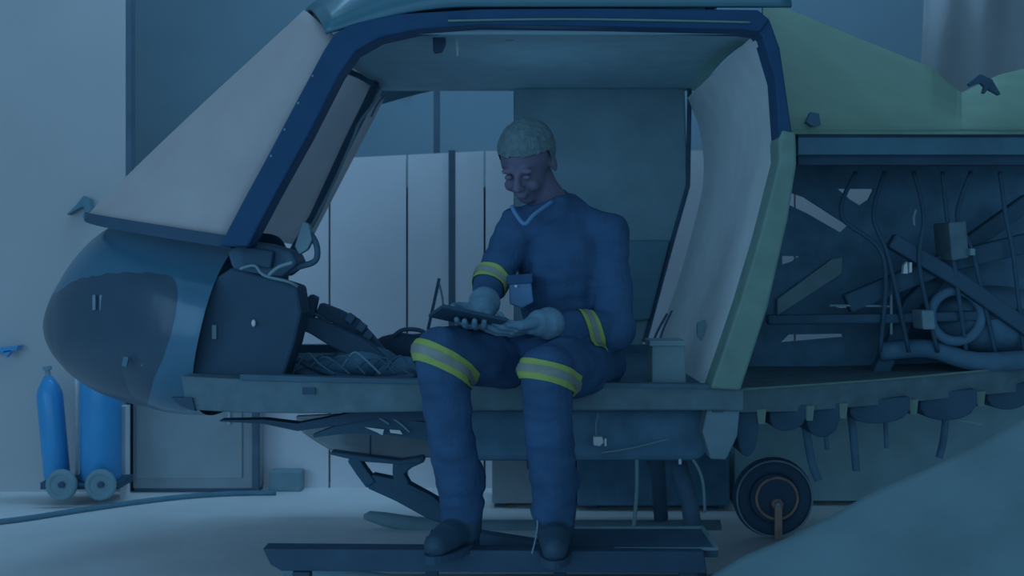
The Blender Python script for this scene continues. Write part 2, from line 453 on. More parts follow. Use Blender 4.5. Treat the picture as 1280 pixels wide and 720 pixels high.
# far side: closed rear door, header, pillar, sill
fd = obj('far_door', prism([(642, 104), (856, 104), (860, 232), (802, 434), (642, 438)], YF-.04, YF), M['far_door'], H, bevel=.01)
obj('door_pocket', prism([(770, 300), (838, 300), (812, 400), (770, 404)], YF-.07, YF-.03), M['groove'], fd, bevel=.01)
obj('far_header', ptube([(478, 97, 4.86), (600, 98, 4.86), (760, 99, 4.86), (864, 101, 4.86)], .012, 8), M['ceiling'], H, smooth=True)
fb = bmesh.new(); strap(fb, [(428, 86, 4.55), (448, 94, 4.65), (468, 106, 4.73)], .02, .03)
obj('far_windshield_seal', fb, M['rubber'], H)
fb = bmesh.new(); strap(fb, [(470, 104, 4.74), (455, 136, 4.74), (436, 174, 4.74), (414, 222, 4.74), (392, 270, 4.74), (366, 314, 4.74)], .034, .04)
fp = obj('far_pillar', fb, M['rubber'], H, bevel=.004)
obj('pillar_trim', ptube([(478, 108, 4.72), (468, 128, 4.72), (450, 152, 4.72), (440, 176, 4.72), (420, 222, 4.72), (398, 266, 4.72), (384, 292, 4.72)], .006, 8), M['cable'], fp)
obj('pillar_hose', ptube([(482, 118, 4.8), (472, 130, 4.8), (464, 146, 4.8)], .004, 8), M['groove'], fp)
obj('far_sill', box((-0.18, YF-.02, CAMH-.375), (1.75, .05, .05)), M['black'], H)
# cabin floor
obj('cabin_floor', box((-0.19, YC, CAMH-.405), (1.64, 1.38, .04)), M['cabin_floor'], H, bevel=.005)
# sill beam along the near side
sl = obj('sill_beam', prism([(226, 470), (300, 474), (420, 477), (640, 480), (892, 484), (930, 486), (930, 514), (892, 513), (640, 513), (380, 517), (300, 516), (232, 512)], YN-.02, YN+.08), M['sill'], H, bevel=.005)
obj('sill_track', prism([(300, 468), (420, 472), (640, 477), (892, 481), (892, 486), (640, 482), (420, 478), (300, 475)], YN-.03, YN+.02), M['cabin_floor'], sl)
obj('sill_slot', prism([(378, 485), (394, 485), (394, 493), (378, 493)], YN-.028, YN), M['rubber'], sl)
obj('sill_slot', prism([(214, 497), (240, 497), (244, 514), (226, 508)], YN-.03, YN), M['rubber'], sl)
# belly: dark under-floor box and the bare metal fairing forward of it
obj('underfloor_box', prism([(560, 508), (892, 508), (892, 560), (872, 577), (560, 577)], 3.66, 4.78), M['bay'], H, bevel=.02)
def fair(u, v):
    px = 372+(600-372)*u
    top = 519-4*math.sin(u*3); bot = 528+44*min(1, (u*3.2))**0.7 + 3*math.sin(u*5)
    py = top+(bot-top)*v
    d = 3.72+0.18*math.sin(v*math.pi*0.5)**2 + 0.35*max(0, 0.25-u)
    return P(px, py, d)
bf = obj('belly_fairing', solidify(grid(fair, 40, 16), 0.01), M['metal'], H, smooth=True)
ff = bmesh.new(); strap(ff, [(275, 526, 3.62), (330, 527, 3.62), (372, 534, 3.62), (420, 526, 3.62), (470, 516, 3.62), (560, 522, 3.62)], [.004, .014, .024, .03, .035, .03], .06)
obj('fairing_flange', ff, M['rubber'], bf)
ff = bmesh.new(); strap(ff, [(392, 545, 3.64), (430, 535, 3.64), (480, 532, 3.64), (540, 540, 3.64)], [.01, .035, .055, .06], .04)
obj('fairing_recess', ff, M['hose'], bf)
obj('fairing_patch', prism([(456, 534), (480, 537), (478, 544), (470, 540)], 3.6, 3.606), M['bright'], bf)
obj('fairing_patch', prism([(487, 537), (500, 538), (503, 543), (488, 541)], 3.6, 3.606), M['bright'], bf)
obj('fairing_seam', ptube([(463, 545, 3.72), (463, 572, 3.86)], .003, 6), M['rubber'], bf)
for a, b in (((490, 522), (512, 540)), ((468, 520), (486, 530))):
    obj('fairing_wire', ptube([(*a, 3.62), ((a[0]+b[0])/2, (a[1]+b[1])/2-1, 3.62), (*b, 3.62)], .003, 6), M['cable'], bf)
# landing gear: front cross strut, both skids
st = bmesh.new()
strap(st, [(413, 566, 3.8), (450, 573, 3.8), (500, 578, 3.8), (528, 575, 3.8)], [.012, .02, .014, .02], .06)
strap(st, [(440, 572, 3.8), (452, 590, 3.8), (464, 606, 3.8)], .038, .06)
strap(st, [(462, 602, 3.8), (500, 614, 3.8), (540, 636, 3.8), (585, 655, 3.8)], [.05, .075, .075, .06], .06)
strap(st, [(500, 578, 3.8), (497, 590, 3.8), (506, 616, 3.8)], [.05, .036, .06], .06)
strap(st, [(530, 574, 3.8), (512, 580, 3.8), (500, 590, 3.8)], [.02, .03, .03], .06)
strap(st, [(508, 606, 3.78), (540, 622, 3.78), (560, 640, 3.78)], [.012, .012, .012], .02)
obj('front_cross_strut', st, M['hose'], H, bevel=.006)
obj('skid_tube', tube(smooth_path([P(452, 642, 4.72), P(468, 646, 4.72), P(520, 655, 4.72), P(600, 660, 4.72)])+[P(905, 661, 4.72)], [.006, .016]+[.034]*17+[.034][:0]+[.034], 12), M['wheel_grey'], H, smooth=True) if False else None
obj('skid_tube', tube([P(455, 646, 4.66), P(462, 645, 4.66), P(480, 649, 4.66), P(520, 656, 4.66), P(600, 660, 4.66), P(900, 660, 4.66)], [.010, .022, .03, .034, .034, .034], 12), M['wheel_grey'], H, smooth=True)
obj('skid_tube', tube([(-0.75, 3.72, .10), (-.6, 3.72, .06), (-.4, 3.72, .036), (.75, 3.72, .036)], [.03, .034, .034, .034], 12), M['wheel_grey'], H, smooth=True)
obj('rear_cross_strut', tube([(.62, 3.72, .04), (.60, 3.78, .3), (.55, 3.9, .5), (.55, 4.5, .5), (.6, 4.62, .3), (.62, 4.66, .04)], .03, 12), M['black'], H, smooth=True)
# belly plumbing
dp = obj('drain_pipe', ptube([(796, 574, 3.64), (796, 610, 3.64), (793, 650, 3.62), (789, 668, 3.60)], .0065, 8), M['cable'], H, smooth=True)
obj('pipe_nozzle', ball(P(788, 669, 3.6), .012), M['metal'], dp)
obj('belly_hose', ptube([(866, 574, 3.64), (874, 588, 3.64), (879, 606, 3.64), (881, 640, 3.66)], .005, 8), M['cable'], H, smooth=True)
obj('belly_wire', ptube([(752, 566, 3.6), (790, 560, 3.6), (838, 548, 3.6)], .0028, 6), M['cable'], H, smooth=True)
obj('belly_wire', ptube([(748, 516, 3.6), (745, 532, 3.6), (746, 548, 3.6)], .0028, 6), M['cable'], H, smooth=True)
cc = obj('white_connector', prism([(742, 546), (753, 546), (755, 553), (750, 558), (742, 557)], 3.58, 3.61), M['bright'], H, bevel=.003)
obj('connector_ring', box(P(756.5, 552, 3.59), (.006, .03, .024)), M['bright'], cc)
obj('drain_plug', box(P(850, 577, 3.63), (.010, .01, .018)), M['bright'], H, bevel=.003)

# cockpit leftovers
ip = obj('pedestal', prism([(262, 352), (290, 334), (335, 346), (372, 358), (377, 392), (368, 430), (352, 478), (236, 478), (246, 420)], 3.62, 3.78), M['rubber'], H, bevel=.01)
obj('far_pedestal', prism([(262, 352), (330, 346), (362, 362), (366, 392), (352, 440), (246, 440)], 4.1, 4.7), M['bay'], H, bevel=.01) if False else None
obj('pedestal_cap', ball(P(317, 404, 3.61), .009, .8, .6, 1.3), M['bright'], ip)
obj('pedestal_slot', box(P(268, 415, 3.615), (.014, .01, .045)), M['cable'], ip)
gs = obj('instrument_shroud', prism([(296, 300), (330, 304), (364, 314), (372, 330), (352, 346), (318, 342), (290, 336), (284, 316)], 3.56, 3.74), M['black'], H, bevel=.012)
obj('shroud_cable', ptube([(300, 336, 3.53), (318, 332, 3.52), (330, 344, 3.52), (360, 352, 3.53), (372, 358, 3.55)], .005, 8), M['cable'], gs, smooth=True)
obj('shroud_cable', ptube([(336, 344, 3.52), (348, 334, 3.5), (366, 328, 3.5)], .006, 8), M['cable'], gs, smooth=True)
obj('shroud_box', box(P(325, 322, 3.55), (.09, .06, .055), Matrix.Rotation(.15, 3, 'Y')), M['rubber'], gs, bevel=.006)
gh = obj('grab_handle', tube(smooth_path([P(350, 342, 3.6), P(372, 334, 3.6), P(394, 326, 3.6), P(396, 308, 3.6), P(388, 293, 3.6), P(376, 290, 3.6)], 5), .010, 8), M['black'], H, smooth=True)
obj('handle_bracket', prism([(378, 276), (386, 280), (390, 300), (384, 312), (374, 318), (368, 308)], 3.58, 3.62), M['cable'], gh, bevel=.004)
bm = bmesh.new(); strap(bm, [(397, 386, 3.9), (420, 396, 3.9), (440, 408, 3.9), (462, 430, 3.9), (480, 446, 3.9)], [.045, .05, .06, .05, .03], .07)
lv = obj('control_lever', bm, M['rubber'], H, bevel=.006)
for q in ((434, 398), (448, 409), (456, 420)): obj('lever_lug', box(P(q[0]+4, q[1], 3.89), (.03, .04, .03), Matrix.Rotation(.6, 3, 'Y')), M['black'], lv, bevel=.004)
bm = bmesh.new(); strap(bm, [(362, 400, 3.8), (392, 408, 3.8), (420, 422, 3.8), (450, 436, 3.8), (480, 455, 3.8)], [.03, .055, .07, .07, .05], .07)
obj('control_lever', bm, M['rubber'], H, bevel=.006)
obj('pedal_block', prism([(382, 374), (388, 368), (396, 372), (390, 402), (384, 404), (378, 396)], 3.86, 3.92), M['rubber'], H, bevel=.004)
obj('pedal_pad', ptube([(388, 390, 3.88), (400, 396, 3.88), (410, 404, 3.88)], .006, 8), M['black'], H)
obj('floor_hose', ptube([(362, 418, 3.75), (358, 440, 3.75), (376, 452, 3.75), (420, 468, 3.7), (470, 474, 3.65), (520, 470, 3.62)], .010, 8), M['rubber'], H, smooth=True)
bm = bmesh.new(); strap(bm, [(364, 440, 3.74), (370, 420, 3.74)], .02, .04); obj('hose_clamp', bm, M['black'], H)
def floor_junk():
    bm = bmesh.new()
    for (x, y, r, sx, sz) in ((420, 458, .07, 1.5, .6), (455, 452, .08, 1.5, .7), (495, 460, .07, 1.7, .6), (400, 466, .05, 1.8, .5)):
        add_ball(bm, P(x, y, 3.85), r, sx, 1.0, sz, 14)
    return bm
obj('wire_bundle', floor_junk(), M['bay'], H, smooth=True)
for k in range(7):
    x = 385+k*19
    obj('loose_wire', ptube([(x-16, 462+random.uniform(-4, 4), 3.7), (x, 446+random.uniform(-6, 6), 3.68), (x+14, 452+random.uniform(-4, 6), 3.66), (x+34, 468, 3.64)], .0035, 6), M['wheel_grey'] if k == 3 else M['black'], H, smooth=True)
obj('thin_stick', ptube([(549, 348, 4.3), (543, 376, 4.3), (535, 412, 4.3)], .006, 8), M['black'], H)
obj('thin_stick', ptube([(548, 350, 4.3), (553, 372, 4.3), (554, 388, 4.3)], .004, 8), M['cable'], H)

# tail: olive cowling, edge strips, engine bay
def dr(px): return 3.5+max(0, px-940)/340*0.4
crest = [(940, -40), (952, 2), (1010, 25), (1075, 52), (1160, 86), (1200, 120), (1225, 108), (1250, 96), (1300, 84), (1420, 70)]
def cowl(u, v):
    px = 952+(1420-952)*u
    top = table(crest, px)[0]
    if v <= .8:
        k = v/.8
        d = dr(px)+.75*(1-k)**1.4
        py = top+(166-top)*k
        p = P(px, py, d); p.x = max(p.x, .87); return p
    k = (v-.8)/.2
    a = P(px, 166, dr(px)); a.x = max(a.x, .87); b = a.copy(); b.y += 1.4
    return a.lerp(b, k)
co = obj('tail_cowling', solidify(grid(cowl, 60, 24), .01), M['olive'], H, smooth=False)
obj('cowling_ridge', tube([P(x, 163, dr(x)-.005) for x in (980, 1080, 1180, 1300, 1420)], .006, 8), M['primer'], co)
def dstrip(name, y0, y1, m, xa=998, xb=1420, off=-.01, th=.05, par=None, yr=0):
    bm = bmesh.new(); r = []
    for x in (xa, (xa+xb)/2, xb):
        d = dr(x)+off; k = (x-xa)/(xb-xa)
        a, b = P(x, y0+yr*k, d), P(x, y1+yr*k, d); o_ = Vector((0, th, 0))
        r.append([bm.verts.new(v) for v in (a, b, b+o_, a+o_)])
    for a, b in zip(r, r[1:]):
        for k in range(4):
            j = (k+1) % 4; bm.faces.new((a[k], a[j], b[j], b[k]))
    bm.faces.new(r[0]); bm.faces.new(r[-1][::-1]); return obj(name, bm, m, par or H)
dstrip('cowling_groove', 167, 172, M['rubber'], off=0)
dstrip('cowling_edge', 172, 193, M['groove'])
dstrip('edge_dark_strip', 193, 206, M['rubber'], off=.03)  # dark strip set back below the cowling edge
obj('cowling_bracket', prism([(1008, 152), (1014, 140), (1024, 142), (1026, 156), (1016, 158)], 3.55, 3.58), M['black'], co)
cb = bmesh.new(); strap(cb, [(1212, 106, 3.86), (1226, 98, 3.86), (1236, 104, 3.86), (1250, 118, 3.86)], [.012, .03, .035, .006], .02); strap(cb, [(1236, 103, 3.86), (1230, 116, 3.86)], [.02, .008], .02)
obj('cowling_hook', cb, M['rubber'], co)
# bay back frame with its open cut-outs
holes = [[(986, 240), (1004, 246), (1060, 282), (1050, 291), (1010, 268), (985, 256)],
         [(1046, 236), (1092, 236), (1085, 250), (1074, 257), (1062, 250)],
         [(977, 320), (1000, 320), (990, 327), (977, 331)],
         [(974, 376), (1044, 326), (1051, 325), (1050, 336), (972, 388)],
         [(985, 418), (1052, 417), (1054, 421), (975, 428)],
         [(1131, 328), (1134, 327), (1134, 342), (1129, 342)], [(1137, 328), (1139, 328), (1140, 340), (1137, 342)],
         [(1035, 381), (1060, 382), (1078, 384), (1050, 385)]]
bp_ = obj('bay_frame', plate_with_holes([(930, 200), (1440, 200), (1440, 470), (910, 490)], holes, 4.35, .02), M['bay'], H)
obj('bay_gusset', prism([(972, 374), (1040, 324), (1053, 322), (1052, 342), (972, 394)], 4.30, 4.33), M['box'], H)
bm = bmesh.new(); strap(bm, [(985, 236, 3.95), (1060, 276, 3.95), (1130, 300, 3.95), (1280, 330, 3.95)], .085, .06) if False else None
for pts, w, d in (([(1000, 222), (1062, 262), (1120, 276)], .05, 4.1), ([(960, 410), (1060, 330), (1110, 280), (1160, 225)], .06, 4.15), ([(1060, 380), (1180, 330), (1300, 300)], .07, 4.0),
                  ([(1100, 470), (1140, 380), (1220, 300), (1290, 250)], .06, 4.1), ([(960, 400), (1120, 398), (1300, 392)], .035, 4.0), ([(1116, 300), (1200, 350), (1300, 420)], .055, 3.95)):
    bm = bmesh.new(); strap(bm, [(x, y, d) for x, y in pts], w, .05)
    if w == .05 or (w == .06 and d == 4.15): bm.free(); continue
    obj('bay_truss_bar', bm, M['hose'], H, bevel=.008)
obj('bay_rod', ptube([(1037, 382, 4.0), (1070, 382, 4.0), (1112, 383, 4.0)], .004, 6), M['cable'], H)
obj('bay_rod', ptube([(1114, 352, 4.0), (1114, 418, 4.0)], .005, 6), M['cable'], H)
pn = obj('bay_equipment_box', prism([(1186, 278), (1208, 276), (1212, 322), (1190, 326)], 3.9, 4.05), M['sill'], H, bevel=.006)
obj('box_plug', box(P(1214, 315, 3.88), (.018, .03, .024)), M['cable'], pn, bevel=.003)
obj('bay_equipment_box', prism([(1152, 388), (1168, 388), (1170, 412), (1154, 412)], 3.9, 4.0), M['far_door'], H, bevel=.006)
eg = obj('gearbox_housing', ball(P(1240, 400, 4.15), .16, 1.5, 1, .8, 24), M['bay'], H, smooth=True)
obj('housing_flange', torus(P(1195, 395, 4.0), .09, .018), M['bay'], eg, smooth=True)
obj('bay_duct', ptube([(1100, 440, 4.1), (1160, 436, 4.05), (1220, 452, 4.0), (1300, 448, 4.0)], .035, 12), M['bay'], H, smooth=True)
for k in range(6):
    x = 1070+k*36
    obj('bay_hose', ptube([(x, 215, 4.0), (x+random.uniform(-20, 20), 270, 3.95), (x+random.uniform(0, 40), 330+random.uniform(-20, 20), 3.95), (x+30, 440, 4.0)], .008, 8), M['hose'], H, smooth=True)
for q in ([(1129, 342), (1130, 332), (1134, 327), (1135, 342)], [(1137, 341), (1137, 328), (1140, 328), (1140, 340)]): obj('white_clip', prism(q, 3.92, 3.94), M['bright'], H)
obj('bay_wire', ptube([(1145, 262, 3.9), (1142, 272, 3.9), (1143, 282, 3.9)], .004, 6), M['cable'], H)
# bay floor with lower beam rising away, brackets and pipes beneath
def d2(px): return 3.5+max(0, px-890)/390*0.55
bm = bmesh.new(); r = []
for x, yt, yb in ((892, 486, 516), (1000, 482, 514), (1100, 476, 506), (1200, 467, 496), (1290, 459, 488), (1420, 447, 476)):
    a, b = P(x, yt, d2(x)), P(x, yb, d2(x)); r.append([bm.verts.new(v) for v in (a, b, b+Vector((0, .06, 0)), a+Vector((0, .9, 0)))])
for a, b in zip(r, r[1:]):
    for k in range(4):
        j = (k+1) % 4; bm.faces.new((a[k], a[j], b[j], b[k]))
bm.faces.new(r[0]); bm.faces.new(r[-1][::-1])
bb = obj('bay_floor_beam', bm, M['sill'], H)
obj('beam_edge', tube([P(x, y, d2(x)-.004) for x, y in ((925, 487), (1000, 482), (1100, 475), (1200, 466), (1290, 458), (1420, 446))], .004, 6), M['primer'], bb)
for (xa, xb, yt, yb) in ((921, 948, 518, 572), (962, 1008, 514, 540), (1008, 1050, 511, 548), (1062, 1138, 506, 532), (1150, 1222, 496, 528), (1234, 1290, 486, 514)):
    n = 9; pts = []
    for k in range(n+1):
        t = k/n; pts.append((xa+(xb-xa)*t, yt-(xb-xa)*.06*t+(yb-yt)*(.45+.55*max(0, math.sin(t*math.pi))**.45)))
    poly = [(xb, yt-(xb-xa)*.08-4), (xa, yt-4)]+pts
    obj('beam_tab', prism([(xb-2, yt-6), (xb+10, yt-7), (xb+8, yt+12), (xb, yt+12)], d2(xb)-.005, d2(xb)+.05), M['primer'], H)
    obj('under_bracket', prism(poly, d2(xa)+.05, d2(xa)+.4), M['hose'], H, bevel=.006)
obj('support_leg_plate', prism([(884, 512), (925, 512), (922, 545), (908, 575), (888, 574), (878, 540)], 3.52, 3.60), M['far_door'], H, bevel=.006)
for pts in ([(1004, 515), (1014, 575), (1023, 600)], [(1062, 500), (1068, 560), (1070, 588)], [(1106, 505), (1108, 560)], [(1184, 495), (1180, 545), (1174, 572)], [(1030, 520), (1034, 562)]):
    x = pts[0][0]; obj('hanging_pipe', ptube([(*q, d2(x)+.2) for q in pts], .008 if x in (1106, 1030) else .014, 8), M['bay'], H, smooth=True)
obj('tie_rod', ptube([(1186, 523, 3.95), (1205, 526, 3.95), (1228, 531, 3.95)], .004, 6), M['cable'], H)
# cabin ceiling stub tail end so the shell is closed from the side
obj('aft_bulkhead', box((0.93, YC+.1, CAMH-.02), (.03, 1.2, .80)), M['bay'], H) if False else None

# ------------------------------------------------------------------ things in and around the helicopter
t = thing('equipment_bag', 'dark rounded equipment bag lying on the cabin floor behind the seated person\'s knee', 'bag', P(515, 452, 4.25))
bm = bmesh.new(); add_ball(bm, P(515, 440, 4.25), .085, 1.9, 1.2, .85, 24); add_ball(bm, P(560, 444, 4.25), .07, 1.4, 1.0, .9, 20)
for v in bm.verts: v.co += Vector((0, 0, 1))*noise.noise(v.co*14)*.012
obj('bag_body', bm, M['rubber'], t, smooth=True)
obj('bag_handle', ptube([(492, 420, 4.2), (505, 412, 4.2), (525, 413, 4.2), (536, 420, 4.2)], .008, 8), M['black'], t, smooth=True)

t = thing('grey_box', 'small light grey box on the cabin floor against the white rear bulkhead', 'box', P(836, 480, 3.66))
obj('box_body', prism([(815, 430), (856, 430), (858, 480), (815, 480)], 3.62, 3.74), M['box'], t, bevel=.006)
obj('box_lid', prism([(812, 426), (858, 426), (858, 433), (812, 433)], 3.61, 3.75), M['box'], t, bevel=.003)

# blue gas cylinders and their cart
t = thing('cylinder_cart', 'low grey two wheeled cart at the far left wall under the blue gas cylinders', 'cart', (-2.0, 5.2, 0))
for x in (77, 126):
    w = obj('wheel', torus(P(x, 606, 5.05), .056, .016), M['wheel_grey'], t, smooth=True)
    bm = bmesh.new(); add_disc(bm, P(x, 606, 5.05), .052, .02); obj('wheel_disc', bm, M['wheel_grey'], w)
    bm = bmesh.new(); add_disc(bm, P(x, 606, 5.035), .014, .02, seg=16); obj('hub', bm, M['rubber'], w)
obj('cart_base', prism([(50, 603), (148, 603), (148, 612), (50, 612)], 5.1, 5.3), M['rubber'], t, bevel=.003)
obj('axle', ptube([(77, 606, 5.07), (126, 606, 5.07)], .008, 8), M['rubber'], t)
for x in (96, ): obj('cart_upright', ptube([(x, 604, 5.28), (x, 470, 5.28)], .008, 8), M['lining'], t)
def cylinder(label, px0, py0, px1, py1, d, r):
    a, b = P(px0, py0, d), P(px1, py1, d)
    t = thing('gas_cylinder', label, 'gas cylinder', a, 'blue gas cylinders on the cart')
    ax = (b-a).normalized(); L = (b-a).length
    obj('cylinder_body', tube([a, a+ax*.02, a+ax*(L-.09), a+ax*(L-.06), a+ax*(L-.03), b], [r*.9, r, r, r*.88, r*.62, r*.3], 28), M['blue'], t, smooth=True)
    v = obj('valve', tube([b-ax*.01, b+ax*.03], .012, 12), M['cable'], t)
    obj('valve_knob', tube([b+ax*.028, b+ax*.045], .02, 12), M['wheel_grey'], v)
cylinder('slim blue gas cylinder leaning on the cart, leftmost of the two', 72, 601, 60, 470, 5.18, .058)
cylinder('wide blue gas cylinder upright on the cart, partly hidden by the helicopter nose', 126, 602, 126, 424, 5.18, .092)
t = thing('blue_clamp', 'small blue clamp sticking out at the left edge of the photo on the white wall', 'clamp', P(8, 440, 5.38))
obj('clamp_jaw', prism([(-12, 436), (22, 432), (20, 438), (8, 440), (-12, 443)], 5.34, 5.4), M['blue'], t)
obj('clamp_handle', prism([(4, 439), (14, 438), (8, 447)], 5.34, 5.37), M['blue'], t)
wh = bmesh.new(); strap(wh, [(84, 268, 5.36), (97, 258, 5.36), (108, 250, 5.36)], [.004, .02, .05], .05); strap(wh, [(106, 250, 5.36), (110, 262, 5.36), (104, 272, 5.36)], [.04, .03, .008], .05)
tag(obj('wall_hook', wh, M['groove']), 'small dark hook on the white wall above the helicopter nose', 'hook')
tag(obj('power_cable', tube(smooth_path([Vector((P(x, y, 1540/(y-330)).x, 1540/(y-330), .012)) for x, y in ((-30, 659), (30, 652), (100, 641), (170, 631), (230, 624), (290, 620), (345, 619))]), .012, 8), M['groove'], smooth=True),
    'dark cable lying on the floor from the left edge to the low wall', 'cable')
# grey cabinet below nose
t = thing('storage_cabinet', 'grey low cabinet standing against the wall below the helicopter nose', 'cabinet', P(245, 610, 5.39))
zc_ = P(0, 470, 5.39).z
xa, xb = P(166, 0, 5.39).x, P(324, 0, 5.39).x
obj('cabinet_body', box(((xa+xb)/2, 5.44, zc_/2+.01), (xb-xa, .10, zc_-.02)), M['cabinet'], t, bevel=.004)
obj('cabinet_plinth', box(((xa+xb)/2, 5.445, .02), (xb-xa-.01, .09, .04)), M['seam'], t)
d_ = obj('cabinet_door', box(((xa+xb)/2-.03, 5.385, zc_/2+.02), (xb-xa-.1, .012, zc_-.1)), M['cabinet'], t, bevel=.003)
obj('door_handle', box((xb-.14, 5.372, zc_/2+.1), (.015, .02, .1)), M['metal'], d_, bevel=.003)
obj('cabinet_side_rail', box((xb-.015, 5.385, zc_/2), (.03, .03, zc_-.01)), M['seam'], t)
tag(obj('skirting_block', box((P(356, 0, 5.4).x, 5.45, .05), (.16, .08, .1)), M['wheel_grey'], bevel=.01), 'small dark block on the floor right of the grey low cabinet', 'block')
# cabinets behind the belly
def crate(name, label, pa, pb, yt, d, dep, m, m2):
    xa, xb = P(pa, 0, d).x, P(pb, 0, d).x; zt = P(0, yt, d).z
    t = thing(name, label, 'cabinet' if 'cabinet' in name else 'crate', ((xa+xb)/2, d+dep/2, 0))
    obj('crate_body', box(((xa+xb)/2, d+dep/2, zt/2+.01), (xb-xa, dep, zt-.02)), m, t, bevel=.005)
    l = obj('crate_lid', box(((xa+xb)/2, d+dep/2-.005, zt-.01), (xb-xa+.014, dep+.014, .03)), m2, t, bevel=.004)
    obj('latch', box(((xa+xb)/2, d-.012, zt-.05), (.05, .015, .04)), M['seam'], l)
    for s in (-1, 1): obj('crate_foot', box(((xa+xb)/2+s*(xb-xa)*.4, d+dep/2, .01), (.05, dep*.8, .02)), M['rubber'], t)
crate('grey_crate', 'grey crate standing behind the person\'s shins under the helicopter belly', 615, 716, 566, 5.05, .3, M['cabinet'], M['cabinet'])
crate('shaded_crate', 'long crate behind the drain pipe, shade under the belly put into its dark colour', 722, 912, 560, 5.0, .35, M['bay'], M['bay'])  # dark colour stands in for the shade under the belly
crate('tool_cabinet', 'wide teal grey tool cabinet behind the hanging pipes at the right', 918, 1330, 470, 5.1, .32, M['cabinet_dk'], M['cabinet_dk'])
# post on the wall, hanging cable
t = thing('steel_post', 'slim dark steel post standing before the low white wall behind the cabin', 'post', (P(565, 0, 5.4).x, 5.4, 0))
zt = P(0, 188, 5.4).z
obj('post_shaft', box((P(565, 0, 5.4).x, 5.4, zt/2), (.032, .03, zt)), M['seam'], t)
obj('post_base', box((P(565, 0, 5.4).x, 5.4, .01), (.12, .1, .02)), M['seam'], t)
tag(obj('hanging_cable', tube([P(546, -240, 5.7), P(546, 198, 5.7)], .016, 8), M['seam']), 'dark cable hanging down before the dark upper wall', 'cable')
# hanging plastic sheet upper right
def sh(u, v):
    xa = 1160-10*v; x = xa+(1330-xa)*u; y = -120+(120+110+30*math.sin(u*2.2))*v
    return P(x, y, 5.2+.02*math.sin(u*22+v*2)+.03*math.sin(v*6+u*5))
t = tag(obj('plastic_sheet', solidify(grid(sh, 40, 30), .003), M['sheet'], smooth=True), 'crumpled pale plastic sheet hanging behind the olive tail cowling', 'sheet')
tag(obj('wall_marker', ball(P(509, 115, 7.44), .016, 1, 1, 1.4), M['bright'], smooth=True), 'tiny white spot high on the dark upper wall', 'marker')
# ground handling wheel
t = thing('trolley_wheel', 'dark trolley wheel with rusty hub standing under the fuselage at the right', 'wheel', P(965, 670, 4.5))
wc = P(966, 621, 4.5)
obj('tyre', torus(wc, .125, .036, 48, 14), M['rubber'], t, smooth=True)
obj('tyre_rim', torus(wc+Vector((0, -.034, 0)), .150, .004, 48, 8), M['cable'], t, smooth=True)
bm = bmesh.new(); add_disc(bm, wc, .095, .05); obj('wheel_disc', bm, M['rubber'], t)
obj('hub_ring', torus(wc+Vector((.01, -.03, 0)), .082, .006, 40, 8), M['rust'], t, smooth=True)
bm = bmesh.new(); add_disc(bm, wc+Vector((.008, -.035, -.02)), .022, .03, seg=20); h = obj('hub', bm, M['rust'], t)
obj('axle_cap', ball(wc+Vector((.008, -.055, -.02)), .013), M['metal'], h)
obj('wheel_bracket', box(wc+Vector((.008, -.06, -.09)), (.03, .012, .13)), M['rust'], t, bevel=.003)
# work platform under the boots
zp = P(0, 690, 3.26).z; zb_ = P(0, 716, 3.26).z
t = thing('work_platform', 'black metal work platform under the person\'s boots', 'platform', (0, 3.35, 0))
bm = prism([(328, 686), (880, 690), (884, 717), (352, 714), (338, 706)], 3.24, 3.31)
obj('front_beam', bm, M['rubber'], t, bevel=.004)
dk = box((P(793, 0, 3.4).x, 3.42, zp-.012), (.47, .26, .024))
dk = obj('deck', dk, M['black'], t, bevel=.003)
xr = P(888, 0, 3.26).x
obj('deck_edge', box((P(793, 0, 3.4).x, 3.285, zp+.003), (.46, .010, .008)), M['cable'], dk)
obj('deck_edge', box((P(793, 0, 3.4).x, 3.55, zp+.003), (.46, .008, .008)), M['cable'], dk)
obj('deck_edge', box((P(793, 0, 3.4).x+.23, 3.42, zp+.003), (.010, .27, .010)), M['cable'], dk)
bm = bmesh.new()
a = P(556, 664, 3.56); b = P(705, 688, 3.34)
obj('side_beam', tube([P(540, 672, 3.52), P(600, 672, 3.48), P(700, 688, 3.36)], .026, 8), M['rubber'], t)
for x in (378, 860):
    q = P(x, 712, 3.275); obj('leg', box((q.x, q.y, q.z/2), (.05, .05, q.z)), M['rubber'], t, bevel=.003)
for x in (700, 870):
    q = P(x, 690, 3.5); obj('leg', box((q.x, 3.52, zp/2-.01), (.04, .04, zp-.02)), M['rubber'], t, bevel=.003)
q = P(540, 672, 3.52); obj('leg', box((q.x, 3.52, q.z/2), (.04, .04, q.z)), M['rubber'], t, bevel=.003)
obj('thin_wire', ptube([(672, 640, 3.25), (671, 665, 3.22), (665, 692, 3.2)], .0025, 6), M['cable'], t)
# foreground tarp
ridge = [(860, 742), (890, 722), (930, 697), (985, 672), (1040, 645), (1085, 622), (1120, 607), (1160, 590), (1220, 558), (1280, 524), (1400, 460), (1500, 430)]
def tarp(u, v):
    px = 862+(1500-862)*u; top = table(ridge, px)[0]
    a = P(px, top, 2.35)
    if v < .3:       # back skirt down to the floor
        k = v/.3; p = Vector((a.x*1.0, 2.35+.12*(1-k), a.z*k))
    else:
        k = (v-.3)/.7
        y = 2.35-.75*k; z = a.z-.26*k**1.2-(.22*max(0, k-.8)/.2)
        p = Vector((a.x, y, z))
    p.z += .014*noise.noise(Vector((p.x*5, p.y*4, 1)))*min(1, v*3)
    p.z = max(p.z, .004)
    return p
tag(obj('tarp_cover', solidify(grid(tarp, 70, 50), .006), M['tarp'], smooth=True), 'grey tarp draped over a bench in the blurred right foreground', 'tarp')

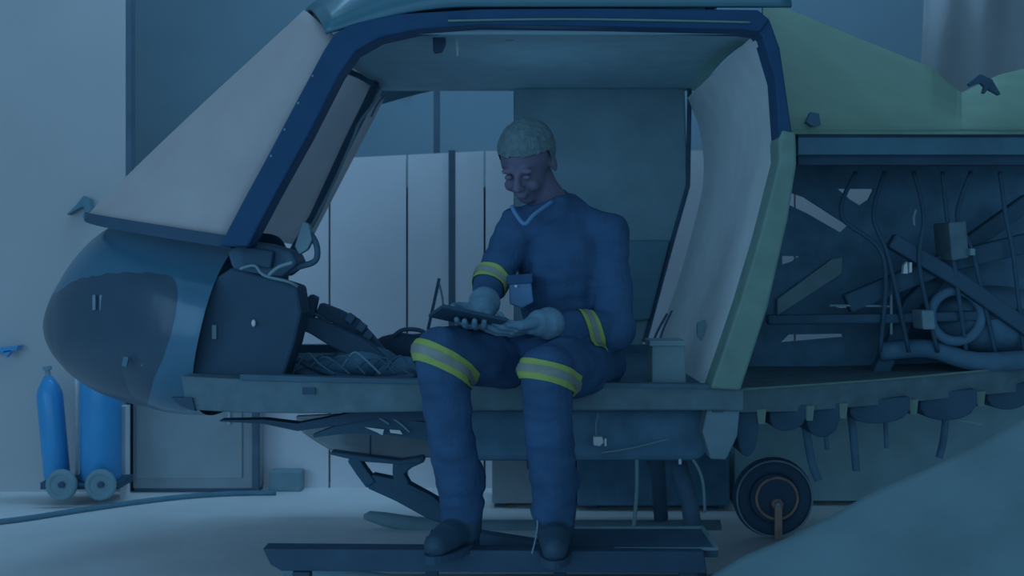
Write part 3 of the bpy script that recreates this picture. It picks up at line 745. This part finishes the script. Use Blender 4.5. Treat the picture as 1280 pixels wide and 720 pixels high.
# ------------------------------------------------------------------ the person
PT = thing('person', 'person in dark blue coveralls with yellow bands, sitting on the cabin sill holding a tablet', 'person', P(700, 484, 3.6))
def capsule(bm, a, b, ra, rb, seg=16, sq=1.0):
    a, b = Vector(a), Vector(b)
    add_ball(bm, a, ra, seg=seg); add_ball(bm, b, rb, seg=seg); add_tube(bm, [a, b], [ra, rb], seg)
def remesh(bm, vox, it=2, fac=.5, disp=0, dsc=10):
    me = bpy.data.meshes.new('tmp'); bm.to_mesh(me); bm.free()
    o = bpy.data.objects.new('tmp', me); C.objects.link(o)
    r = o.modifiers.new('r', 'REMESH'); r.mode = 'VOXEL'; r.voxel_size = vox
    s = o.modifiers.new('s', 'SMOOTH'); s.factor = fac; s.iterations = it
    dg = bpy.context.evaluated_depsgraph_get(); m2 = bpy.data.meshes.new_from_object(o.evaluated_get(dg))
    out = bmesh.new(); out.from_mesh(m2)
    bpy.data.objects.remove(o); bpy.data.meshes.remove(me); bpy.data.meshes.remove(m2)
    if disp:
        out.normal_update()
        for v in out.verts:
            n = noise.noise(v.co*dsc)+.6*noise.noise(Vector((v.co.x*dsc*.8, v.co.y*dsc*.8, v.co.z*dsc*3.0))+Vector((5, 5, 5)))
            v.co += v.normal*n*disp
    return out
J = dict(
    pelvis=P(700, 452, 3.66), belly=P(702, 400, 3.66), chest=P(704, 330, 3.62), upper=P(702, 284, 3.60), neck=P(690, 258, 3.57), nape=P(676, 236, 3.54),
    shR=P(650, 286, 3.58), elR=P(612, 356, 3.50), wrR=P(604, 384, 3.36),
    shL=P(760, 292, 3.60), elL=P(768, 408, 3.50), wrL=P(676, 404, 3.33),
    hipR=P(660, 452, 3.62), knR=P(549, 441, 3.19), anR=P(578, 641, 3.30),
    hipL=P(740, 455, 3.62), knL=P(682, 464, 3.17), anL=P(694, 644, 3.28))
def limbs(bm, k, cloth):
    c = lambda a, b, ra, rb: capsule(bm, J[a], J[b], ra*k, rb*k)
    c('pelvis', 'belly', .135, .125); c('belly', 'chest', .13, .145); c('chest', 'upper', .145, .11)
    for s in ('R', 'L'):
        c('upper', 'sh'+s, .09, .072); c('chest', 'sh'+s, .11, .06)
        c('sh'+s, 'el'+s, .070, .056); c('el'+s, 'wr'+s, .055, .034 if cloth else .030)
        c('pelvis', 'hip'+s, .12, .105); c('hip'+s, 'kn'+s, .105, .078); c('kn'+s, 'an'+s, .077, .064 if cloth else .042)
    return bm
# head frame
HC = P(659, 203, 3.50)
f = Vector((-.32, -.74, -.60)).normalized(); up = Vector((-.15, -.42, .85)); up = (up-f*up.dot(f)).normalized(); rt = f.cross(up).normalized()
def hp(x, y, z): return HC+rt*x+f*y+up*z      # x right, y forward, z up
HM = Matrix((rt, f, up)).transposed()
def head(bm):
    add_ball(bm, hp(0, -.015, .03), .09, .90, 1.10, 1.0, 28, HM)
    add_ball(bm, hp(0, .03, -.03), .07, .86, .95, 1.15, 24, HM)
    add_ball(bm, hp(0, .055, -.085), .035, 1.0, .9, .75, 20, HM)
    for s in (-1, 1):
        add_ball(bm, hp(s*.035, .075, -.035), .024, 1, .8, .9, 14, HM)        # cheek
        add_ball(bm, hp(s*.030, .088, .022), .016, 1.5, .7, .6, 12, HM)       # brow
        add_ball(bm, hp(s*.084, -.01, -.01), .026, .35, .7, 1.15, 14, HM)     # ear
        add_ball(bm, hp(s*.012, .108, -.028), .010, 1, 1, .8, 10, HM)         # nostril wing
    capsule(bm, hp(0, .092, .012), hp(0, .118, -.024), .008, .013, 12)        # nose
    add_ball(bm, hp(0, .098, -.055), .012, 1.9, .7, .45, 12, HM); add_ball(bm, hp(0, .096, -.067), .012, 1.7, .7, .5, 12, HM)   # lips
    capsule(bm, J['neck'], J['nape'], .062, .056); capsule(bm, J['nape'], hp(0, -.03, -.05), .056, .056)
    return bm

def hand_chains(wrist, d, pn, thumb_side, curl, k=1.0):
    """returns capsules: d = direction of the fingers, pn = palm normal (fingers bend towards it)"""
    d = Vector(d).normalized(); pn = Vector(pn); pn = (pn-d*pn.dot(d)).normalized(); sd = d.cross(pn).normalized()*thumb_side
    caps = []
    kn = []
    for i, off in enumerate((.030, .010, -.010, -.029)):      # index .. little
        b = wrist+d*(.085-abs(i-1)*.004)*k+sd*off*k
        caps.append((wrist+sd*off*.6*k+d*.01, b, .0155*k, .0125*k)); kn.append(b)
    caps.append((wrist-d*.02, wrist+d*.03, .026*k, .024*k))
    L = ((.040, .026, .020), (.045, .029, .021), (.042, .027, .020), (.033, .021, .018))
    for i, b in enumerate(kn):
        ang = curl*(.8+.1*i); p = b; a = 0
        for s, l in enumerate(L[i]):
            a += ang*(.75 if s == 0 else 1.0)
            q = p+(d*math.cos(a)+pn*math.sin(a)+sd*(.05*(1.5-i)))*l*k
            caps.append((p, q, (.0102-.0008*s)*k, (.0096-.0010*s)*k)); p = q
    tb = wrist+d*.022*k+sd*.028*k
    t1 = tb+(sd*.75+d*.6+pn*.25).normalized()*.042*k; t2 = t1+(sd*.25+d*.85+pn*.45).normalized()*.032*k; t3 = t2+(d*.9+pn*.5-sd*.1).normalized()*.024*k
    caps += [(wrist+sd*.012*k, tb, .019*k, .017*k), (tb, t1, .0155*k, .0130*k), (t1, t2, .0125*k, .0112*k), (t2, t3, .0110*k, .0095*k)]
    return caps
TC = P(585, 397, 3.235)            # tablet centre
handR = hand_chains(J['wrR'], TC+Vector((.01, .03, -.03))-J['wrR'], (.25, -.1, .9), 1, .45, 1.05)
handL = hand_chains(J['wrL'], P(606, 420, 3.24)-J['wrL'], (-.1, .35, .95), 1, .40, 1.1)

bm = limbs(bmesh.new(), .80, False); head(bm)
for cps in (handR, handL):
    for a, b, ra, rb in cps: capsule(bm, a, b, ra*.85, rb*.85, 8)
for s in 'RL':
    a = J['an'+s]; capsule(bm, a, a+Vector((-.04 if s == 'R' else 0, -.10, -.062)), .035, .022)
body = obj('body', remesh(bm, .006, 2), M['skin'], PT, smooth=True)
for s in (-1, 1):
    obj('eyelid', ball(hp(s*.030, .093, .004), .0105, 1.2, .9, .8, 12, HM), M['skin'], body, smooth=True)
# hair
bm = bmesh.new(); add_ball(bm, hp(0, -.018, .036), .097, .93, 1.10, .98, 110, HM)
for v in bm.verts[:]:
    l = v.co-HC; y, z = l.dot(f), l.dot(up)
    if z < (.045+.25*y if y > .01 else (-.02-.5*max(0, .01-y) if y > -.03 else -.05-.1*noise.noise(v.co*25))): bm.verts.remove(v)
for v in bm.verts: v.co += (v.co-HC).normalized()*.003*noise.noise(v.co*60)
obj('hair', bm, M['hair'], PT, smooth=True)

# coverall
bm = limbs(bmesh.new(), 1.0, True)
add_tube(bm, [J['neck']-Vector((0, 0, .03)), J['neck'].lerp(J['nape'], .5)], [.085, .072], 20)
for s in 'RL':
    a = J['an'+s]; add_ball(bm, a+Vector((0, 0, .02)), .072, 1, 1, .7, seg=16)
    add_ball(bm, a+Vector((0, 0, .10)), .074, seg=16)
# loose folds: small bulges at elbows, lap
add_ball(bm, J['elL']+Vector((.0, 0, -.01)), .072, seg=16); add_ball(bm, P(690, 440, 3.45), .09, 1.3, 1, .6, 16)
cov = remesh(bm, .008, 3, .5, .0085, 12)
covc = cov.copy()
coverall = obj('coverall', cov, M['coverall'], PT, smooth=True)
def band(c, axis, w, R, m, off, limb):
    b2 = covc.copy(); axis = Vector(axis).normalized(); c = Vector(c)
    bmesh.ops.bisect_plane(b2, geom=b2.verts[:]+b2.edges[:]+b2.faces[:], plane_co=c+axis*w/2, plane_no=axis, clear_outer=True)
    bmesh.ops.bisect_plane(b2, geom=b2.verts[:]+b2.edges[:]+b2.faces[:], plane_co=c-axis*w/2, plane_no=axis, clear_inner=True)
    bmesh.ops.delete(b2, geom=[v for v in b2.verts if ((v.co-c)-limb*(v.co-c).dot(limb)).length > R], context='VERTS')
    b2.normal_update()
    for v in b2.verts: v.co += v.normal*off
    return b2
def full_band(c, axis, w, R, limb):
    limb = limb.normalized()
    o = obj('reflective_band', band(c, axis, w, R, None, .004, limb), M['yellow'], coverall, smooth=True)
    obj('silver_stripe', band(c, axis, w*.4, R, None, .0058, limb), M['silver'], o, smooth=True)
ax = J['anR']-J['knR']
full_band(J['knR']+ax.normalized()*.030, ax.normalized()+Vector((-.55, -.55, 0)), .056, .115, ax)
ax = J['anL']-J['knL']
full_band(J['knL']+ax.normalized()*.012, ax.normalized()+Vector((-.30, -.50, 0)), .054, .11, ax)
ax = J['elR']-J['shR']
full_band(J['shR'].lerp(J['elR'], .97), ax.normalized()+Vector((-.15, -.45, 0)), .042, .085, ax)
ax = J['wrL']-J['elL']
full_band(J['elL'].lerp(J['wrL'], .34), Vector((-.9, -.15, -.40)), .044, .078, ax)
# pocket, collar, zip
obj('collar', tube(smooth_path([P(640, 258, 3.47), P(645, 268, 3.445), P(656, 280, 3.43), P(668, 268, 3.44), P(690, 252, 3.47)]), [.007]*25, 8), M['cabbadge'], coverall, smooth=True)
obj('chest_pocket', prism([(636, 352), (664, 350), (667, 378), (652, 386), (637, 380)], 3.458, 3.50), M['cabbadge'], coverall, bevel=.005)
obj('pocket_stud', ball(P(645, 358, 3.45), .005), M['bright'], coverall)
obj('pocket_flap', prism([(634, 344), (666, 342), (666, 354), (634, 356)], 3.452, 3.49), M['coverall'], coverall, bevel=.004)
# gloves
for nm, cps, w, el in (('R', handR, J['wrR'], J['elR']), ('L', handL, J['wrL'], J['elL'])):
    bm = bmesh.new()
    for a, b, ra, rb in cps: capsule(bm, a, b, ra*1.12, rb*1.12, 10)
    e = (el-w).normalized(); capsule(bm, w-e*.005, w+e*.030, .041, .050, 14)
    obj('glove', remesh(bm, .0035, 2, .5), M['glove'], PT, smooth=True)
# boots
def boot(an, toe):
    bm = bmesh.new(); toe = Vector(toe).normalized(); zs = .26
    hz = an.z
    capsule(bm, an+Vector((0, 0, .03)), an-Vector((0, 0, .05)), .064, .056, 16)
    capsule(bm, an-Vector((0, 0, .045))-toe*.03, an-Vector((0, 0, .050))+toe*.10, .046, .044, 16)
    capsule(bm, an-Vector((0, 0, .052))+toe*.10, an-Vector((0, 0, .060))+toe*.16, .044, .036, 16)
    return remesh(bm, .006, 2)
for s, toe in (('R', (-.42, -.9, 0)), ('L', (-.05, -1, 0))):
    an = J['an'+s].copy()
    b = obj('boot', boot(an, toe), M['boot'], PT, smooth=True)
    t_ = Vector(toe).normalized(); ang = math.atan2(t_.y, t_.x)
    bm = bmesh.new()
    n = 24; top = []
    for lev in (0, -.022):
        ring = []
        for k in range(n):
            a = 2*math.pi*k/n; L = .145; wd = .048+.006*math.cos(a)
            p = t_*(.055+L*math.cos(a))+Vector((-t_.y, t_.x, 0))*wd*math.sin(a)
            ring.append(bm.verts.new(an+Vector((0, 0, -.083+lev))+p))
        top.append(ring)
    for k in range(n): bm.faces.new((top[0][k], top[0][(k+1) % n], top[1][(k+1) % n], top[1][k]))
    bm.faces.new(top[0]); bm.faces.new(top[1][::-1])
    obj('boot_sole', bm, M['rubber'], b)
    obj('boot_lace', ptube([(0, 0, 1)], 1) if False else tube([an+t_*.085+Vector((-.03, .0, -.030)), an+t_*.092+Vector((.0, -.0, -.018)), an+t_*.085+Vector((.03, .0, -.030))], .004, 6), M['wheel_grey'], b)

# tablet held in the gloved hands
t = thing('tablet', 'dark thin tablet held flat in the person\'s gloved hands', 'tablet', TC)
n = Vector((.12, .30, .94)).normalized(); ux = Vector((1, .35, -.16)); ux = (ux-n*ux.dot(n)).normalized(); uy = n.cross(ux)
TM = Matrix((ux, uy, n)).transposed()
obj('tablet_case', box(TC, (.20, .14, .011), TM), M['rubber'], t, bevel=.004)
obj('tablet_screen', box(TC+n*.006, (.18, .12, .002), TM), M['tint'], t)
